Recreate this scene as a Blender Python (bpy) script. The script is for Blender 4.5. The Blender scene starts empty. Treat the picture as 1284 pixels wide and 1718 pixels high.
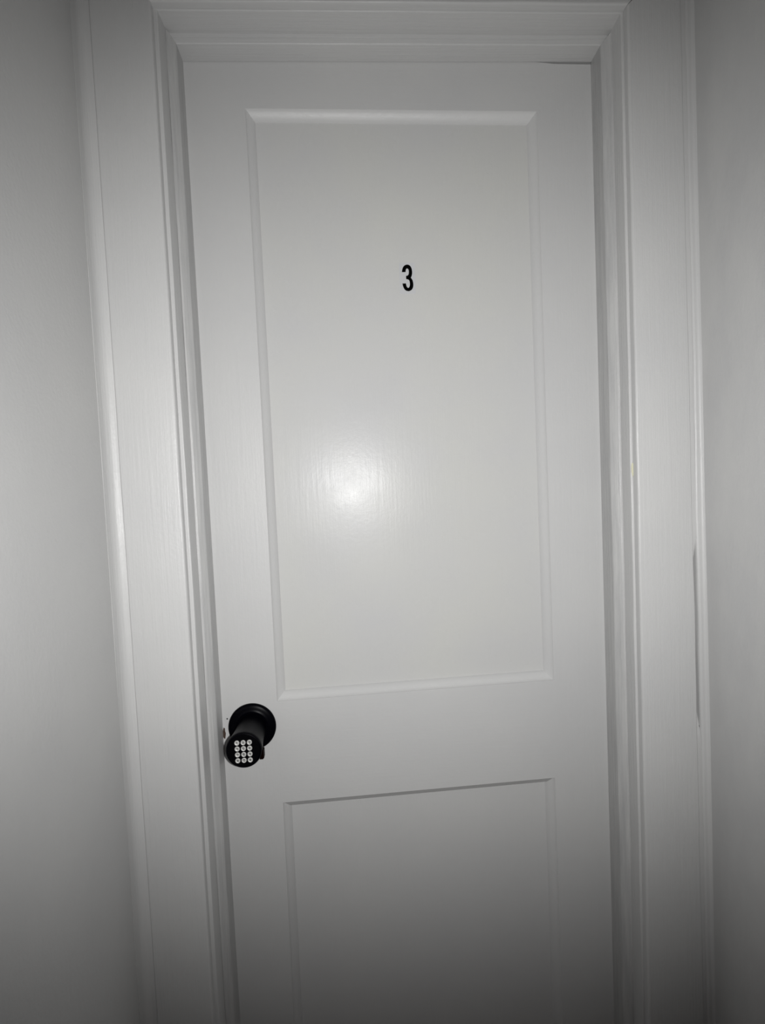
import bpy, bmesh, math, random
from mathutils import Vector, Matrix
from mathutils import noise as NZ
random.seed(3)
C = bpy.context.scene.collection
scene = bpy.context.scene

# ------------------------------------------------------------------ camera
ZT = 1.99                      # height of the door's top edge above the floor
cam_d = bpy.data.cameras.new('camera')
cam = bpy.data.objects.new('camera', cam_d); C.objects.link(cam)
rgt = Vector((0.99661, -0.06949, -0.04430)); fwd = Vector((0.06705, 0.99626, -0.05457))
fwd.normalize(); rgt = (rgt - fwd * rgt.dot(fwd)).normalized(); upv = rgt.cross(fwd)
M = Matrix.Identity(4)
for i in range(3):
    M[i][0] = rgt[i]; M[i][1] = upv[i]; M[i][2] = -fwd[i]
M.translation = Vector((0.2017, -0.9559, ZT - 0.6332))
cam.matrix_world = M
cam_d.sensor_fit = 'HORIZONTAL'; cam_d.sensor_width = 36
cam_d.lens = 36 * 1022.85 / 1284
cam_d.shift_y = 3 / 1284       # principal point three pixels below the frame's middle
cam_d.clip_start = 0.01
scene.camera = cam

# ------------------------------------------------------------------ world, phone flash, exposure
w = bpy.data.worlds.new('World'); scene.world = w; w.use_nodes = True
w.node_tree.nodes['Background'].inputs[0].default_value = (0.5, 0.52, 0.55, 1)
w.node_tree.nodes['Background'].inputs[1].default_value = 0.0

FLASH = Vector((0.242, -0.956, ZT - 0.647))
fl_d = bpy.data.lights.new('phone_flash', 'SPOT')
fl_d.energy = 36; fl_d.color = (1.0, 0.997, 0.99)
fl_d.shadow_soft_size = 0.007
fl_d.spot_size = math.radians(103); fl_d.spot_blend = 1.0
fl = bpy.data.objects.new('phone_flash', fl_d); C.objects.link(fl)
fl.location = FLASH
aim = Vector((0.295, 0.0, ZT - 0.635)) - FLASH
fl.rotation_euler = aim.to_track_quat('-Z', 'Y').to_euler()
fl.scale = (1.18, 1.0, 1.0)      # the beam is a little wider than tall

scene.view_settings.view_transform = 'Standard'
scene.view_settings.look = 'None'
scene.view_settings.exposure = 0.0
scene.view_settings.gamma = 1.0
scene.view_settings.use_curve_mapping = False

# ------------------------------------------------------------------ materials
def paint(name, col, rough=0.4, streak=(60, 60, 3), bump=0.25, mottle=0.04, bumps2=0.12, warm=(1.0, 0.998, 0.985), spec=.42, cscale=(1, 1, 1), bdist=.002):
    m = bpy.data.materials.new(name); m.use_nodes = True
    nt = m.node_tree; N = nt.nodes; L = nt.links
    b = N['Principled BSDF']
    b.inputs['Roughness'].default_value = rough; b.inputs['Specular IOR Level'].default_value = spec
    tc = N.new('ShaderNodeTexCoord')
    def noise(scale, sc=(1, 1, 1), det=4, rgh=0.6):
        mp = N.new('ShaderNodeMapping'); mp.inputs['Scale'].default_value = sc
        n = N.new('ShaderNodeTexNoise'); n.inputs['Scale'].default_value = scale
        n.inputs['Detail'].default_value = det; n.inputs['Roughness'].default_value = rgh
        L.new(tc.outputs['Object'], mp.inputs['Vector']); L.new(mp.outputs[0], n.inputs['Vector'])
        return n
    # colour: thick old gloss paint, slightly uneven and yellowed in places; the panel's tint also imitates flash glow
    n1 = noise(3.2, cscale, det=6)
    r = N.new('ShaderNodeValToRGB')
    c = [x * (1 - mottle) for x in col]; d = [min(1, x * (1 + mottle * .4)) * k for x, k in zip(col, warm)]
    r.color_ramp.elements[0].position = .35; r.color_ramp.elements[0].color = (*c, 1)
    r.color_ramp.elements[1].position = .68; r.color_ramp.elements[1].color = (*d, 1)
    L.new(n1.outputs['Fac'], r.inputs[0]); L.new(r.outputs[0], b.inputs['Base Color'])
    # roughness patches
    n4 = noise(14, det=5)
    mr = N.new('ShaderNodeMapRange'); mr.inputs['To Min'].default_value = rough - .07; mr.inputs['To Max'].default_value = rough + .09
    L.new(n4.outputs['Fac'], mr.inputs['Value']); L.new(mr.outputs[0], b.inputs['Roughness'])
    # brush strokes along the grain + fine orange peel
    n2 = noise(1.0, streak, det=5, rgh=.65)
    n3 = noise(170, det=3)
    b1 = N.new('ShaderNodeBump'); b1.inputs['Strength'].default_value = bump; b1.inputs['Distance'].default_value = bdist
    b2 = N.new('ShaderNodeBump'); b2.inputs['Strength'].default_value = bumps2; b2.inputs['Distance'].default_value = .001
    L.new(n2.outputs['Fac'], b1.inputs['Height']); L.new(n3.outputs['Fac'], b2.inputs['Height'])
    L.new(b1.outputs[0], b2.inputs['Normal']); L.new(b2.outputs[0], b.inputs['Normal'])
    return m

def plain(name, col, rough=.4, metal=0.0, spec=.5, vary=.1, scale=60, ior=None):
    m = bpy.data.materials.new(name); m.use_nodes = True
    nt = m.node_tree; b = nt.nodes['Principled BSDF']
    b.inputs['Metallic'].default_value = metal; b.inputs['Roughness'].default_value = rough
    b.inputs['Specular IOR Level'].default_value = spec
    if ior: b.inputs['IOR'].default_value = ior
    n = nt.nodes.new('ShaderNodeTexNoise'); n.inputs['Scale'].default_value = scale
    tc = nt.nodes.new('ShaderNodeTexCoord'); nt.links.new(tc.outputs['Object'], n.inputs['Vector'])
    r = nt.nodes.new('ShaderNodeValToRGB')
    r.color_ramp.elements[0].color = (*[x * (1 - vary) for x in col], 1)
    r.color_ramp.elements[1].color = (*[min(1, x * (1 + vary)) for x in col], 1)
    nt.links.new(n.outputs['Fac'], r.inputs[0]); nt.links.new(r.outputs[0], b.inputs['Base Color'])
    return m

WHITE = (0.52, 0.52, 0.52)
M_panel = paint('gloss_white_panel_paint', WHITE, .27, (170, 170, 9), .09, .03, .10, (1.0, 1.0, .955), .12)  # yellow patches: stains plus the flash's warm reflection painted into the colour
M_door = paint('gloss_white_door_paint', WHITE, .42, (150, 150, 8), .15, .04, .16)
M_rail = paint('gloss_white_rail_paint', WHITE, .42, (8, 150, 150), .10, .04, .16)
M_trim = paint('gloss_white_trim_paint', (0.54, 0.54, 0.54), .38, (220, 220, 7), .35, .05, .28)
M_mold = paint('glossy_white_molding_paint', (0.55, 0.55, 0.55), .40, (90, 90, 90), .15, .03, .2, (1.0, .998, .985), .85)
M_stop = paint('worn_shaded_white_stop_paint', (0.47, 0.47, 0.47), .36, (260, 260, 6), .45, .13, .25, (1.0, .998, .985), .42, (40, 40, 3))  # greyer base puts shade of the stop faces into the colour; streaks are dirt
M_head = paint('gloss_white_head_paint', (0.54, 0.54, 0.54), .38, (7, 220, 220), .3, .04, .2)
M_wall = paint('white_wall_paint', (0.55, 0.55, 0.55), .42, (5, 5, 4), .5, .05, .25)
M_rough = paint('white_rough_plaster_paint', (0.56, 0.56, 0.56), .38, (12, 12, 6), .35, .06, .15, (1.0, .998, .985), .5, (4, 4, 2), .004)
M_ceil = paint('white_ceiling_paint', (0.7, 0.7, 0.69), .7, (6, 6, 6), .3, .04, .2)
M_gap = plain('shadowy_raw_wood', (.16, .13, .10), .8)
M_wood = plain('chipped_bare_wood', (.045, .024, .014), .7, vary=.6, scale=300)
M_black = plain('satin_black_metal', (.0010, .0010, .002), .32, 0.0, .5, ior=1.13)
M_face = plain('black_keypad_plastic', (.0015, .0015, .002), .4, 0.0, .5, ior=1.12)
M_key = plain('silver_key_buttons', (.62, .62, .60), .42, 0.35)
M_digit = plain('grey_button_print', (.06, .06, .06), .6)
M_brnz = plain('dark_bronze_tab', (.004, .0012, .0006), .45, .0, .5, ior=1.12)
M_ink = plain('black_vinyl_digit', (.0006, .0006, .0006), .5, 0, .5, ior=1.1)
M_film = plain('clear_greyish_vinyl_film', (.505, .51, .52), .3, vary=.02)
M_carpet = plain('brown_carpet', (.22, .085, .06), .95, vary=.35, scale=400)
M_lino = M_carpet

# ------------------------------------------------------------------ mesh helpers
def finish(name, bm, mat, parent=None, smooth=False, props=None):
    bmesh.ops.recalc_face_normals(bm, faces=bm.faces)
    me = bpy.data.meshes.new(name); bm.to_mesh(me); bm.free()
    for p in me.polygons: p.use_smooth = smooth
    me.materials.append(mat)
    o = bpy.data.objects.new(name, me); C.objects.link(o)
    if parent: o.parent = parent
    for k, v in (props or {}).items(): o[k] = v
    return o

def autosmooth(o, deg=35):
    me = o.data
    for p in me.polygons: p.use_smooth = True
    try: me.set_sharp_from_angle(angle=math.radians(deg))
    except Exception: pass
    return o

def empty(name, loc, props):
    o = bpy.data.objects.new(name, None); C.objects.link(o); o.location = loc
    o.empty_display_size = .05
    for k, v in props.items(): o[k] = v
    return o

def struct(label, cat):
    return {'kind': 'structure', 'label': label, 'category': cat}

def box(bm, x0, x1, y0, y1, z0, z1):
    v = [bm.verts.new((x, y, z)) for x in (x0, x1) for y in (y0, y1) for z in (z0, z1)]
    for f in ((0, 1, 3, 2), (4, 6, 7, 5), (0, 4, 5, 1), (2, 3, 7, 6), (0, 2, 6, 4), (1, 5, 7, 3)):
        bm.faces.new([v[i] for i in f])

def loft(bm, loops, closed_loop=True, caps=True):
    """loops: equal-length lists of points; consecutive loops are bridged."""
    rows = [[bm.verts.new(p) for p in l] for l in loops]
    n = len(rows[0])
    for a, b in zip(rows, rows[1:]):
        for i in range(n if closed_loop else n - 1):
            j = (i + 1) % n
            bm.faces.new((a[i], a[j], b[j], b[i]))
    if caps:
        bm.faces.new(rows[0]); bm.faces.new(rows[-1][::-1])
    return rows

def arc(cx, cy, r, a0, a1, n):
    return [(cx + r * math.cos(math.radians(a0 + (a1 - a0) * i / n)), cy + r * math.sin(math.radians(a0 + (a1 - a0) * i / n))) for i in range(n + 1)]

W = 0.6203
ZB = 0.008          # bottom of the door leaf above the floor

def lathe(bm, prof, seg=64, axis_loc=(0, 0, 0)):
    """prof: (radius, y) pairs, revolved about the y axis"""
    ax = Vector(axis_loc)
    rows = []
    for r, y in prof:
        if r < 1e-6: rows.append([bm.verts.new(ax + Vector((0, y, 0)))])
        else: rows.append([bm.verts.new(ax + Vector((r * math.cos(2 * math.pi * k / seg), y, r * math.sin(2 * math.pi * k / seg)))) for k in range(seg)])
    for a, b in zip(rows, rows[1:]):
        for i in range(seg):
            j = (i + 1) % seg
            if len(a) == 1 and len(b) == 1: continue
            if len(a) == 1: bm.faces.new((a[0], b[j], b[i]))
            elif len(b) == 1: bm.faces.new((a[i], a[j], b[0]))
            else: bm.faces.new((a[i], a[j], b[j], b[i]))

# ------------------------------------------------------------------ room shell (end of a narrow hallway)
WL0, WL1 = -0.1185, -0.1185         # left side wall plane
def wall_r(z): return 0.7345 + (ZT - z) * 0.0065     # the old right-hand wall leans slightly
CEIL = 2.45; YF = -3.3; YB = -0.0687; T1, T2, T3 = 0.0367, 0.0756, 0.0887

bm = bmesh.new(); box(bm, -0.25, 0.90, YF - .1, 0.14, -0.10, 0.0)
finish('floor', bm, M_carpet, props=struct('brown carpeted hallway floor before the white door', 'floor'))
bm = bmesh.new(); box(bm, -0.25, 0.90, YF - .1, 0.14, CEIL, CEIL + .1)
finish('ceiling', bm, M_ceil, props=struct('plain white ceiling above the end of the hallway', 'ceiling'))

def wall_mesh(xs, out):
    """side wall facing the hall, gently uneven plaster; xs(z) gives its face, out the outward thickness"""
    bm = bmesh.new(); ny, nz = 70, 50; rng = random.Random(5)
    from mathutils import noise as NZ
    grid = []
    for j in range(nz + 1):
        z = CEIL * j / nz; row = []
        for i in range(ny + 1):
            y = YF + (YB + 0.0 - YF) * (i / ny) ** 0.8
            fade = min(1, max(0, (YB - y - .02) / .05))
            u = NZ.noise(Vector((y * 4.5, z * 2.2, 3.1 + out))) * .0032 + NZ.noise(Vector((y * 13, z * 6, 7 + out))) * .0013
            row.append(bm.verts.new((xs(z) + u * fade, y, z)))
        grid.append(row)
    for a, b in zip(grid, grid[1:]):
        for i in range(ny): bm.faces.new((a[i], a[i + 1], b[i + 1], b[i]))
    # back and edges, so the wall has real thickness
    res = bmesh.ops.extrude_face_region(bm, geom=list(bm.faces))
    for v in [g for g in res['geom'] if isinstance(g, bmesh.types.BMVert)]:
        v.co.x = xs(0) + out
    return bm
autosmooth(finish('wall_left', wall_mesh(lambda z: WL0, -.12), M_wall, props=struct('white painted side wall of the hallway beside the knob side of the door', 'wall')))
autosmooth(finish('wall_right', wall_mesh(wall_r, .12), M_rough, props=struct('white painted side wall of the hallway on the hinge side, rough plaster', 'wall')))
# end wall: around the door opening
bm = bmesh.new()
JL, JR, JT = -0.040, W + 0.040, ZT + 0.042
box(bm, -0.24, JL, YB, YB + .14, 0, CEIL)
box(bm, JR, 0.88, YB, YB + .14, 0, CEIL)
box(bm, JL, JR, YB, YB + .14, JT, CEIL)
finish('wall_back', bm, M_wall, props=struct('white end wall of the hallway around the door frame', 'wall'))
bm = bmesh.new(); box(bm, -0.24, 0.88, YF - .1, YF, 0, CEIL)
finish('wall_front', bm, M_wall, props=struct('white wall closing the far end of the hallway behind the camera', 'wall'))
# room behind the door is closed by a dark backing of the opening
# baseboards
def baseboard(name, x, s, label):
    bm = bmesh.new()
    prof = [(0, 0), (s * .016, 0), (s * .016, .11), (s * .012, .122), (s * .006, .128), (0, .13)]
    loft(bm, [[(x + px, YF, pz) for px, pz in prof], [(x + px, YB - .02, pz) for px, pz in prof]])
    finish(name, bm, M_trim, props=struct(label, 'baseboard'))
baseboard('baseboard_left', WL0 - .002, 1, 'white baseboard along the foot of the wall on the knob side')
baseboard('baseboard_right', wall_r(0) + .002, -1, 'white baseboard along the foot of the wall on the hinge side')

# ------------------------------------------------------------------ door frame (jambs, stops, casings), mitred at the head
def frame_piece(side, prof):
    """prof: closed polygon of (sL, sH, sR, t): offsets outward from the opening at left, head, right; t = distance towards the hall"""
    bm = bmesh.new()
    if side == 'left':
        a = [(-p[0], -p[3], 0) for p in prof]; b = [(-p[0], -p[3], ZT + p[1]) for p in prof]
    elif side == 'right':
        a = [(W + p[2], -p[3], 0) for p in prof]; b = [(W + p[2], -p[3], ZT + p[1]) for p in prof]
    else:
        a = [(-p[0], -p[3], ZT + p[1]) for p in prof]; b = [(W + p[2], -p[3], ZT + p[1]) for p in prof]
    # subdivide along the length, tiny waviness of old paint
    n = 90; loops = []
    for k in range(n + 1):
        f = k / n; L_ = []
        for q, (pa, pb) in enumerate(zip(a, b)):
            v = Vector(pa).lerp(Vector(pb), f)
            wob = NZ.noise(v * 7.0) * .0007 + NZ.noise(v * 29.0) * .0003
            if -pa[1] > .002 and q < len(prof) - 2:
                if side == 'head': v.z += wob
                else: v.x += wob
            L_.append(v)
        loops.append(L_)
    loft(bm, loops)
    return bm

def rnd(p, q, r=.0012, n=3):
    return p

def corner(p, din, dout, r, n=4):
    """round a profile corner p (4-vector) between incoming and outgoing direction vectors (s, t)"""
    out = []
    for i in range(n + 1):
        f = i / n
        # quadratic bezier p-din*r -> p -> p+dout*r
        ax = [-din[0] * r, -din[1] * r]; bx = [dout[0] * r, dout[1] * r]
        s = (1 - f) ** 2 * ax[0] + f ** 2 * bx[0]; t = (1 - f) ** 2 * ax[1] + f ** 2 * bx[1]
        out.append((p[0] + s, p[1] + s, p[2] + s, p[3] + t))
    return out

# door stop: proud strip the leaf closes behind
stop = ([(0.0006, -.0006, 0.0003, 0.0001)]
        + corner((0.0008, .0000, -.0001, T1), (0, 1), (.66, .75), .0016)
        + corner((0.0096, .0103, .0103, T1 + .0100), (.66, .75), (1, 0), .0010)
        + [(0.0125, .0145, .0138, T1 + .0102), (0.0125, .0145, .0138, 0.0001)])
stop_head = ([(0.0006, -.0006, 0.0003, 0.0014)]
        + corner((0.0008, .0000, -.0001, T1), (0, 1), (1, 0), .0016)
        + [(0.006, .0085, .0085, T1 - .0002), (0.0065, .0092, .0092, T1 - .0014), (0.007, .0100, .0100, T1 - .0002)]
        + [(0.0120, .0150, .0135, T1), (0.0125, .0158, .0138, T1 + .0012), (0.0125, .0180, .0138, T1 + .0012), (0.0125, .0180, .0138, 0.0014)])
jamb = ([(0.0030, .0030, .0030, -.065), (0.0030, .0030, .0030, -.0005), (0.0118, .0140, .0132, -.0005), (0.0118, .0140, .0132, T1)]
        + corner((0.0150, .0168, .0130, T2), (0, 1), (1, 0), .0018)
        + [(0.0188, .0205, .0172, T2 - .0003), (0.030, .032, .030, T2 - .0003), (0.0385, .0385, .0385, YB * -1 - .0005), (0.0385, .0385, .0385, -.065)])
for nm, side, lab, m in (('trim_1', 'left', 'white wooden door jamb with stop on the knob side of the opening', M_trim),
                         ('trim_2', 'right', 'white wooden door jamb with stop on the hinge side of the opening', M_trim),
                         ('trim_3', 'head', 'white wooden head jamb with stop across the top of the opening', M_head)):
    o = autosmooth(finish(nm, frame_piece(side, jamb), m, props=struct(lab, 'door jamb')))
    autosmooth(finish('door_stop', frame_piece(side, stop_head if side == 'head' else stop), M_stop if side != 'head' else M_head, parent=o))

# cream coloured chip in the paint of the hinge-side jamb's edge
bm = bmesh.new(); rr = random.Random(8)
pts = [(W + .0158 + .0024 * math.cos(2 * math.pi * i / 12) * rr.uniform(.8, 1.1), ZT - .633 + .0105 * math.sin(2 * math.pi * i / 12) * rr.uniform(.85, 1.1)) for i in range(12)]
loft(bm, [[(x, -T2 - .0006, z) for x, z in pts], [(x, -T2 + .0010, z) for x, z in pts]])
finish('paint_chip', bm, plain('cream_old_paint', (.60, .59, .44), .5), bpy.data.objects['trim_2'], props={'label': 'cream coloured chip in the white paint'})

# casings: flat boards with eased edges
def casing(side):
    bm = bmesh.new()
    inner = {'left': .0203, 'right': .0166, 'head': .0190}
    def prof(s0, s1):
        r = .0035
        pts = [(s0, T3 - .020)] + [(s0 + r - r * math.cos(a), T3 - r + r * math.sin(a)) for a in [math.radians(15 * i) for i in range(7)]]
        r2 = .0025
        pts += [(s1 - r2 + r2 * math.sin(a), T3 - .0008 - r2 + r2 * math.cos(a)) for a in [math.radians(15 * i) for i in range(7)]]
        pts += [(s1, T3 - .020)]
        return pts
    n = 100; loops = []
    if side == 'left':
        s1 = .1012
        for k in range(n + 1):
            f = k / n; L_ = []
            for i, (s, t) in enumerate(prof(inner['left'], s1)):
                zt = ZT + .019 + (s - inner['left']) * 1.0
                L_.append((-s, -t, zt * f))
            loops.append(L_)
    elif side == 'right':
        for k in range(n + 1):
            f = k / n; L_ = []
            z0 = f * (ZT + .05)
            xo = .7158 + (ZT - z0) * .0071 - W
            for i, (s, t) in enumerate(prof(inner['right'], xo)):
                zt = ZT + .019 + (s - inner['right']) * 0.9
                L_.append((W + s, -t, zt * f))
            loops.append(L_)
    else:
        for k in range(n + 1):
            f = k / n; L_ = []
            for i, (s, t) in enumerate(prof(inner['head'], .105)):
                e = s - inner['head']
                xa = -(inner['left'] + e * (.1012 - .0203) / .086); xb = W + inner['right'] + e * (.0955 - .0166) / .086
                L_.append((xa + (xb - xa) * f, -t, ZT + s))
            loops.append(L_)
    for L_ in loops:
        for i, (x, y, z) in enumerate(L_):
            if 0 < i < len(L_) - 1:
                wob = NZ.noise(Vector((x * 9, 2.2, z * 9))) * .0006 + NZ.noise(Vector((x * 9, 5.1, z * 31))) * .0003
                L_[i] = (x, y - wob, z + wob) if side == 'head' else (x + wob, y - wob, z)
    loft(bm, loops)
    return bm
autosmooth(finish('trim_4', casing('left'), M_trim, props=struct('wide flat white door casing on the knob side, up to the corner', 'door casing')))
autosmooth(finish('trim_5', casing('right'), M_trim, props=struct('wide flat white door casing on the hinge side, with gap to the wall', 'door casing')))
autosmooth(finish('trim_6', casing('head'), M_head, props=struct('white head casing above the door across both side casings', 'door casing')))

# corner fillers: thick caulk / scribe strips between casing and side wall
bm = bmesh.new(); loops = []
from mathutils import noise as NZ
for k in range(240):
    z = CEIL * k / 239
    wv = NZ.noise(Vector((0, 1.3, z * 3.1))) * .0011 + NZ.noise(Vector((2, 1.3, z * 14))) * .0005
    # cove from the casing edge out to the side wall
    P = [(-.1014, .066), (-.1014, .0835), (-.1035, .0838 + wv), (-.1065, .0845 + wv), (-.1095, .0858 + wv), (-.1125, .0880 + wv), (-.1150, .0912 + wv), (-.1168, .0955 + wv), (-.1182, .104 + wv), (-.1195, .104), (-.1195, .066)]
    loops.append([(x, -t, z) for x, t in P])
loft(bm, loops)
autosmooth(finish('trim_7', bm, M_trim, props=struct('rounded bead of painted filler between casing and wall on the knob side', 'filler strip')), 50)
bm = bmesh.new(); loops = []
for k in range(240):
    z = CEIL * k / 239; xw = wall_r(z)
    wv = NZ.noise(Vector((4, 1.3, z * 4.1))) * .0013 + NZ.noise(Vector((7, 1.3, z * 19))) * .0006
    x0 = xw - .0125; h = .0865 + wv * .5
    a = .0045
    deep = min(1, max(0, 1 - (abs(z - (ZT - .89)) - .12) / .03))
    tg = T3 - .0030 - .010 * deep + wv
    P = [(x0 - .0075, .0672), (x0 - .0075, tg), (x0 + .0003, tg - .0006)] + [(x0 + a - a * math.cos(t), h - a + a * math.sin(t)) for t in [math.radians(18 * i) for i in range(6)]]
    P += [(x0 + .0075, h - .0008), (x0 + .0100, h - .0002), (xw - .0008, h + .0022), (xw + .001, h + .004), (xw + .001, .0672)]
    loops.append([(x + (wv if 2 < i < 9 else 0), -t, z) for i, (x, t) in enumerate(P)])
loft(bm, loops)
autosmooth(finish('trim_8', bm, M_trim, props=struct('narrow rounded wooden strip closing the corner on the hinge side', 'scribe strip')), 50)

# ------------------------------------------------------------------ door leaf
door = empty('door_1', (0, 0, 0), struct('white painted two panel wooden door standing closed at the hallway end', 'door'))
TH = .035
# opening rectangles of the two panels: x0, x1, ztop, zbottom
UP = dict(tl=(.0866, ZT - .0675), tr=(.5333, ZT - .0735), bl=(.0860, ZT - .9742), br=(.5337, ZT - .9699))
LP = dict(tl=(.0866, ZT - 1.1388), tr=(.5305, ZT - 1.1331), bl=(.0835, .235), br=(.5325, .238))
def poly_slab(corners, y0=0.0, y1=TH):
    bm = bmesh.new()
    loft(bm, [[(x, y0, z) for x, z in corners], [(x, y1, z) for x, z in corners]])
    return bm
def topz(x): return ZT - .0026 + .0046 * x / W if x < .3 else ZT - .0003 - .003 * (x - .3) / .32
L0 = -.0015; R0 = W + .0030
finish('stile', poly_slab([(L0, ZB), UP_ := (UP['bl'][0] + 0, ZB), LP['bl'], LP['tl'], UP['bl'], UP['tl'], (UP['tl'][0], ZT + .0025), (L0, ZT + .0025)]), M_door, door)
finish('stile', poly_slab([(UP['br'][0], ZB), (R0, ZB), (R0, ZT - .0036), (UP['tr'][0] + .03, ZT - .0028), (UP['tr'][0], ZT + .0002), UP['tr'], UP['br'], LP['tr'], LP['br']]), M_door, door)
finish('rail', poly_slab([UP['tl'], UP['tr'], (UP['tr'][0], ZT + .0002), (UP['tl'][0], ZT + .0025)]), M_rail, door)
finish('rail', poly_slab([LP['tl'], LP['tr'], UP['br'], UP['bl']]), M_rail, door)
finish('rail', poly_slab([(UP['bl'][0], ZB), (UP['br'][0], ZB), LP['br'], LP['bl']]), M_rail, door)
PD = .0150
def molding(R):
    # (inset of the upright strips, inset of the level strips, depth)
    prof = [(0, 0, 0), (.0004, .0002, .0009), (.0012, .0008, .0022), (.0036, .0034, .0046), (.0060, .0062, .0068), (.0084, .0090, .0092), (.0104, .0112, .0118), (.0120, .0123, .0141), (.0127, .0128, PD + .0004), (.0140, .0140, PD + .0006)]
    def ring(sv, sh, d):
        return [(R['tl'][0] + sv, d, R['tl'][1] - sh), (R['tr'][0] - sv, d, R['tr'][1] - sh), (R['br'][0] - sv, d, R['br'][1] + sh), (R['bl'][0] + sv, d, R['bl'][1] + sh)]
    loops = [ring(*p) for p in prof]
    bm = bmesh.new(); loft(bm, loops, caps=False)
    loft(bm, [loops[-1]] + [ring(*p) for p in ((.0140, .0140, PD + .006), (0, 0, PD + .006), (0, 0, 0))], caps=False)
    bmesh.ops.remove_doubles(bm, verts=bm.verts, dist=1e-6)
    return bm
def panel(R):
    s = .0125
    c = [(R['tl'][0] + s, R['tl'][1] - s), (R['tr'][0] - s, R['tr'][1] - s), (R['br'][0] - s, R['br'][1] + s), (R['bl'][0] + s, R['bl'][1] + s)]
    return poly_slab(c, PD, PD + .008)
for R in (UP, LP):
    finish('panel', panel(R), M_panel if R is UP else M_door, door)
    autosmooth(finish('panel_molding', molding(R), M_mold, door), 28)
# chipped edge beside the latch, bare wood showing
bm = bmesh.new(); rr = random.Random(2)
pts = []
for i in range(14):
    a = 2 * math.pi * i / 14
    pts.append((.0012 + .0022 * math.cos(a) * rr.uniform(.7, 1.1), ZT - 1.0195 + .0098 * math.sin(a) * rr.uniform(.85, 1.1)))
loft(bm, [[(x, -.0003, z) for x, z in pts], [(x, .0005, z) for x, z in pts]])
finish('paint_chip', bm, M_wood, door, props={'label': 'dark brown chip of bare wood on the door edge'})
bm = bmesh.new(); lathe(bm, [(0, -.0002), (.0011, -.0003), (.0013, .0004), (0, .0006)], 20, (.0070, 0, ZT - .9965))
finish('nail_hole', bm, M_ink, door, props={'label': 'small dark nail hole above the door knob'})

# ------------------------------------------------------------------ keypad door knob
KX, KZ = .0457, ZT - 1.0108
KL = .0894
knob = empty('keypad_door_knob', (KX, 0, KZ), {'label': 'black round keypad knob lock with twelve silver buttons on the white door', 'category': 'door lock'})
bm = bmesh.new()
lathe(bm, [(0, -.0004), (.0368, -.0004), (.0372, -.0015), (.0371, -.0035), (.0362, -.0052), (.0340, -.0064), (.0300, -.0074), (.0262, -.0080), (.0256, -.0085), (.0250, -.0082), (0, -.0080)], 96)
autosmooth(finish('rosette', bm, M_black, knob, props={'label': 'black round backplate of the knob'}))
bm = bmesh.new()
lathe(bm, [(0, -.0078), (.0218, -.0078), (.0220, -.0200), (.0226, -.0400), (.0238, -.0600), (.0250, -.0720), (.0259, -.0820), (.0260, -.0850), (.0257, -.0874), (.0248, -.0889), (.0238, -.0892), (.0232, -.0886), (0, -.0886)], 96)
autosmooth(finish('knob', bm, M_black, knob))
bm = bmesh.new()
lathe(bm, [(0, -.0880), (.0230, -.0880), (.0231, -.0892), (.0226, -.0897), (0, -.0898)], 96)
kp = autosmooth(finish('keypad', bm, M_face, knob))
# side tab of the knob
bm = bmesh.new()
box(bm, .0200, .0272, -.0840, -.0700, -.0175, -.0035)
bmesh.ops.bevel(bm, geom=list(bm.edges), offset=.0012, segments=2, affect='EDGES')
autosmooth(finish('turn_tab', bm, M_brnz, knob, props={'label': 'dark bronze tab on the side of the knob'}))

SEG = {  # strokes on a 3 x 5 grid
    '1': [(0, 3, 1, 4), (1, 4, 1, 0)], '2': [(0, 4, 2, 4), (2, 4, 2, 2), (2, 2, 0, 2), (0, 2, 0, 0), (0, 0, 2, 0)],
    '3': [(0, 4, 2, 4), (2, 4, 2, 0), (2, 0, 0, 0), (0.6, 2, 2, 2)], '4': [(0, 4, 0, 2), (0, 2, 2, 2), (2, 4, 2, 0)],
    '5': [(2, 4, 0, 4), (0, 4, 0, 2), (0, 2, 2, 2), (2, 2, 2, 0), (2, 0, 0, 0)], '6': [(2, 4, 0, 4), (0, 4, 0, 0), (0, 0, 2, 0), (2, 0, 2, 2), (2, 2, 0, 2)],
    '7': [(0, 4, 2, 4), (2, 4, 1, 0)], '8': [(0, 4, 2, 4), (2, 4, 2, 0), (2, 0, 0, 0), (0, 0, 0, 4), (0, 2, 2, 2)],
    '9': [(2, 2, 0, 2), (0, 2, 0, 4), (0, 4, 2, 4), (2, 4, 2, 0), (2, 0, 0, 0)], '0': [(0, 4, 2, 4), (2, 4, 2, 0), (2, 0, 0, 0), (0, 0, 0, 4)],
    '*': [(0, 3.2, 2, .8), (0, .8, 2, 3.2), (1, 3.7, 1, .3)], '#': [(.5, 3.6, .5, .4), (1.5, 3.6, 1.5, .4), (-.1, 2.7, 2.1, 2.7), (-.1, 1.3, 2.1, 1.3)]}
def glyph(ch, y, h=.0029, wd=.0017, st=.00034):
    bm = bmesh.new()
    for i, (x0, z0, x1, z1) in enumerate(SEG[ch]):
        a = Vector(((x0 - 1) * wd / 2, 0, (z0 - 2) * h / 4)); b = Vector(((x1 - 1) * wd / 2, 0, (z1 - 2) * h / 4))
        d = (b - a).normalized(); n = Vector((-d.z, 0, d.x)) * st; a = a - d * st; b = b + d * st
        q = [a + n, b + n, b - n, a - n]; e = i * .00001
        loft(bm, [[(p.x, y - .00012 - e, p.z) for p in q], [(p.x, y + .0002, p.z) for p in q]])
    return bm
PX, PZ = .00885, .00860
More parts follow.
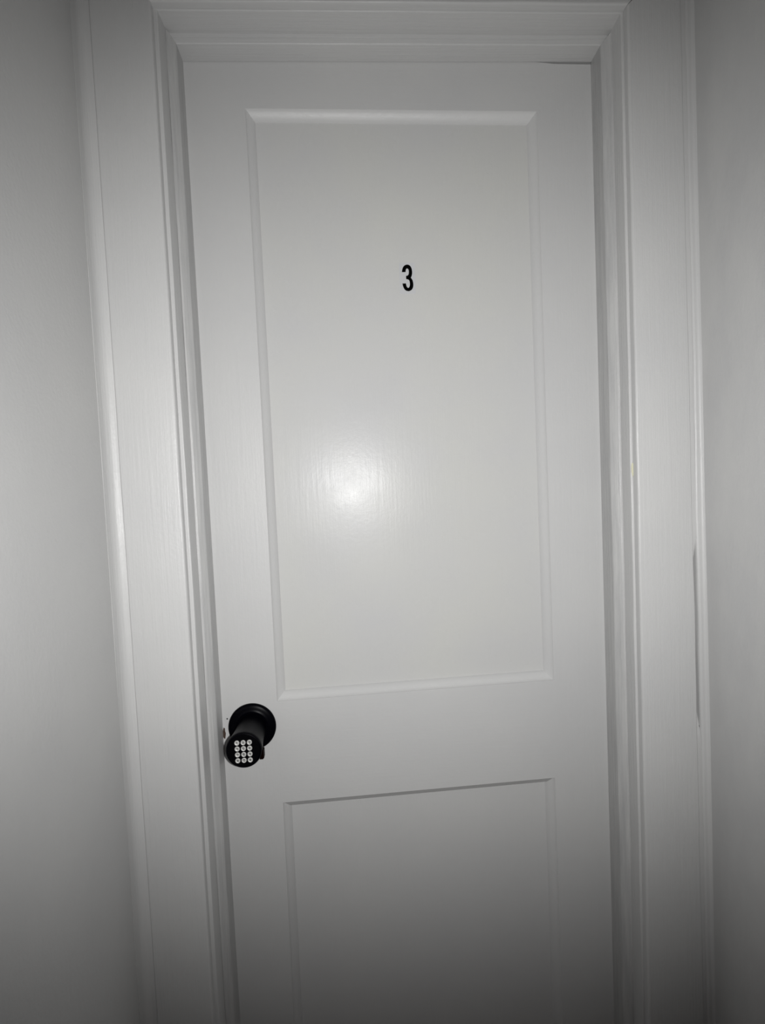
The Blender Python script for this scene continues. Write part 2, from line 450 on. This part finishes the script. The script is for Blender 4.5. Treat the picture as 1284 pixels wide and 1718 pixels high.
for i, ch in enumerate('123456789*0#'):
    cx_ = (i % 3 - 1) * PX; cz_ = (1.5 - i // 3) * PZ - .0006
    bm = bmesh.new()
    # shallow dished button with a raised rim
    lathe(bm, [(0, -.0892), (.0036, -.0892), (.00365, -.0904), (.0034, -.0911), (.0029, -.0912), (.0022, -.0908), (0, -.0906)], 28, (0, 0, 0))
    b = autosmooth(finish('keypad_button', bm, M_key, kp, props={'label': 'round silver key with printed ' + {'*': 'star', '#': 'hash'}.get(ch, ch)}), 60)
    b.location = (cx_, 0, cz_)
    g = glyph(ch, -.0907)
    for f_ in (): pass
    # print joins its key's mesh as a second material
    gm = bpy.data.meshes.new('glyph'); bmesh.ops.recalc_face_normals(g, faces=g.faces); g.to_mesh(gm); g.free()
    bb = bmesh.new(); bb.from_mesh(b.data); k0 = len(bb.faces); bb.from_mesh(gm)
    bb.faces.ensure_lookup_table()
    for f in bb.faces[k0:]: f.material_index = 1; f.smooth = False
    bb.to_mesh(b.data); bb.free(); b.data.materials.append(M_digit); bpy.data.meshes.remove(gm)

# ------------------------------------------------------------------ number sticker
NX, NZc = .3227, ZT - .3180       # centre of the sticker on the upper panel
st = empty('number_sticker', (NX, PD, NZc), {'label': 'small rectangular vinyl sticker with black digit three on the upper door panel', 'category': 'door number'})
bm = bmesh.new()
a, b_ = .01245, .0240
loft(bm, [[(-a, -.0002, -b_), (a, -.0002, -b_), (a, -.0002, b_), (-a, -.0002, b_)], [(-a, .0, -b_), (a, .0, -b_), (a, .0, b_), (-a, .0, b_)]])
finish('sticker_film', bm, M_film, st)
T = [(360, 575), (366, 530), (376, 480), (395, 420), (430, 350), (485, 292), (550, 262), (610, 255), (670, 264), (730, 300), (775, 360), (805, 440), (820, 540), (818, 640), (800, 720), (778, 780), (752, 825), (790, 870), (825, 940), (845, 1030), (850, 1130), (838, 1220), (808, 1295), (760, 1350), (690, 1388), (620, 1400), (545, 1388), (480, 1350), (430, 1290), (395, 1210), (374, 1130), (365, 1062),
     (525, 1062), (530, 1130), (546, 1190), (576, 1240), (617, 1258), (655, 1240), (683, 1185), (696, 1110), (695, 1030), (684, 960), (655, 912), (610, 890), (540, 880), (538, 740), (598, 730), (640, 700), (664, 640), (672, 560), (664, 490), (640, 440), (602, 420), (566, 435), (538, 480), (528, 575)]
sc = .9475 * .001 / 26.42
bm = bmesh.new()
vs = [bm.verts.new(((x - 608) * sc * .985, -.0002, -(y - 830) * sc)) for x, y in T]
from mathutils.geometry import tessellate_polygon
for tri in tessellate_polygon([[v.co.copy() for v in vs]]): bm.faces.new([vs[i] for i in tri])
r_ = bmesh.ops.extrude_face_region(bm, geom=list(bm.faces))
for v in [g for g in r_['geom'] if isinstance(g, bmesh.types.BMVert)]: v.co.y -= .00015
dg = finish('digit', bm, M_ink, st, props={'label': 'bold black digit three'})
dg.location = (.0004, 0, .0004)
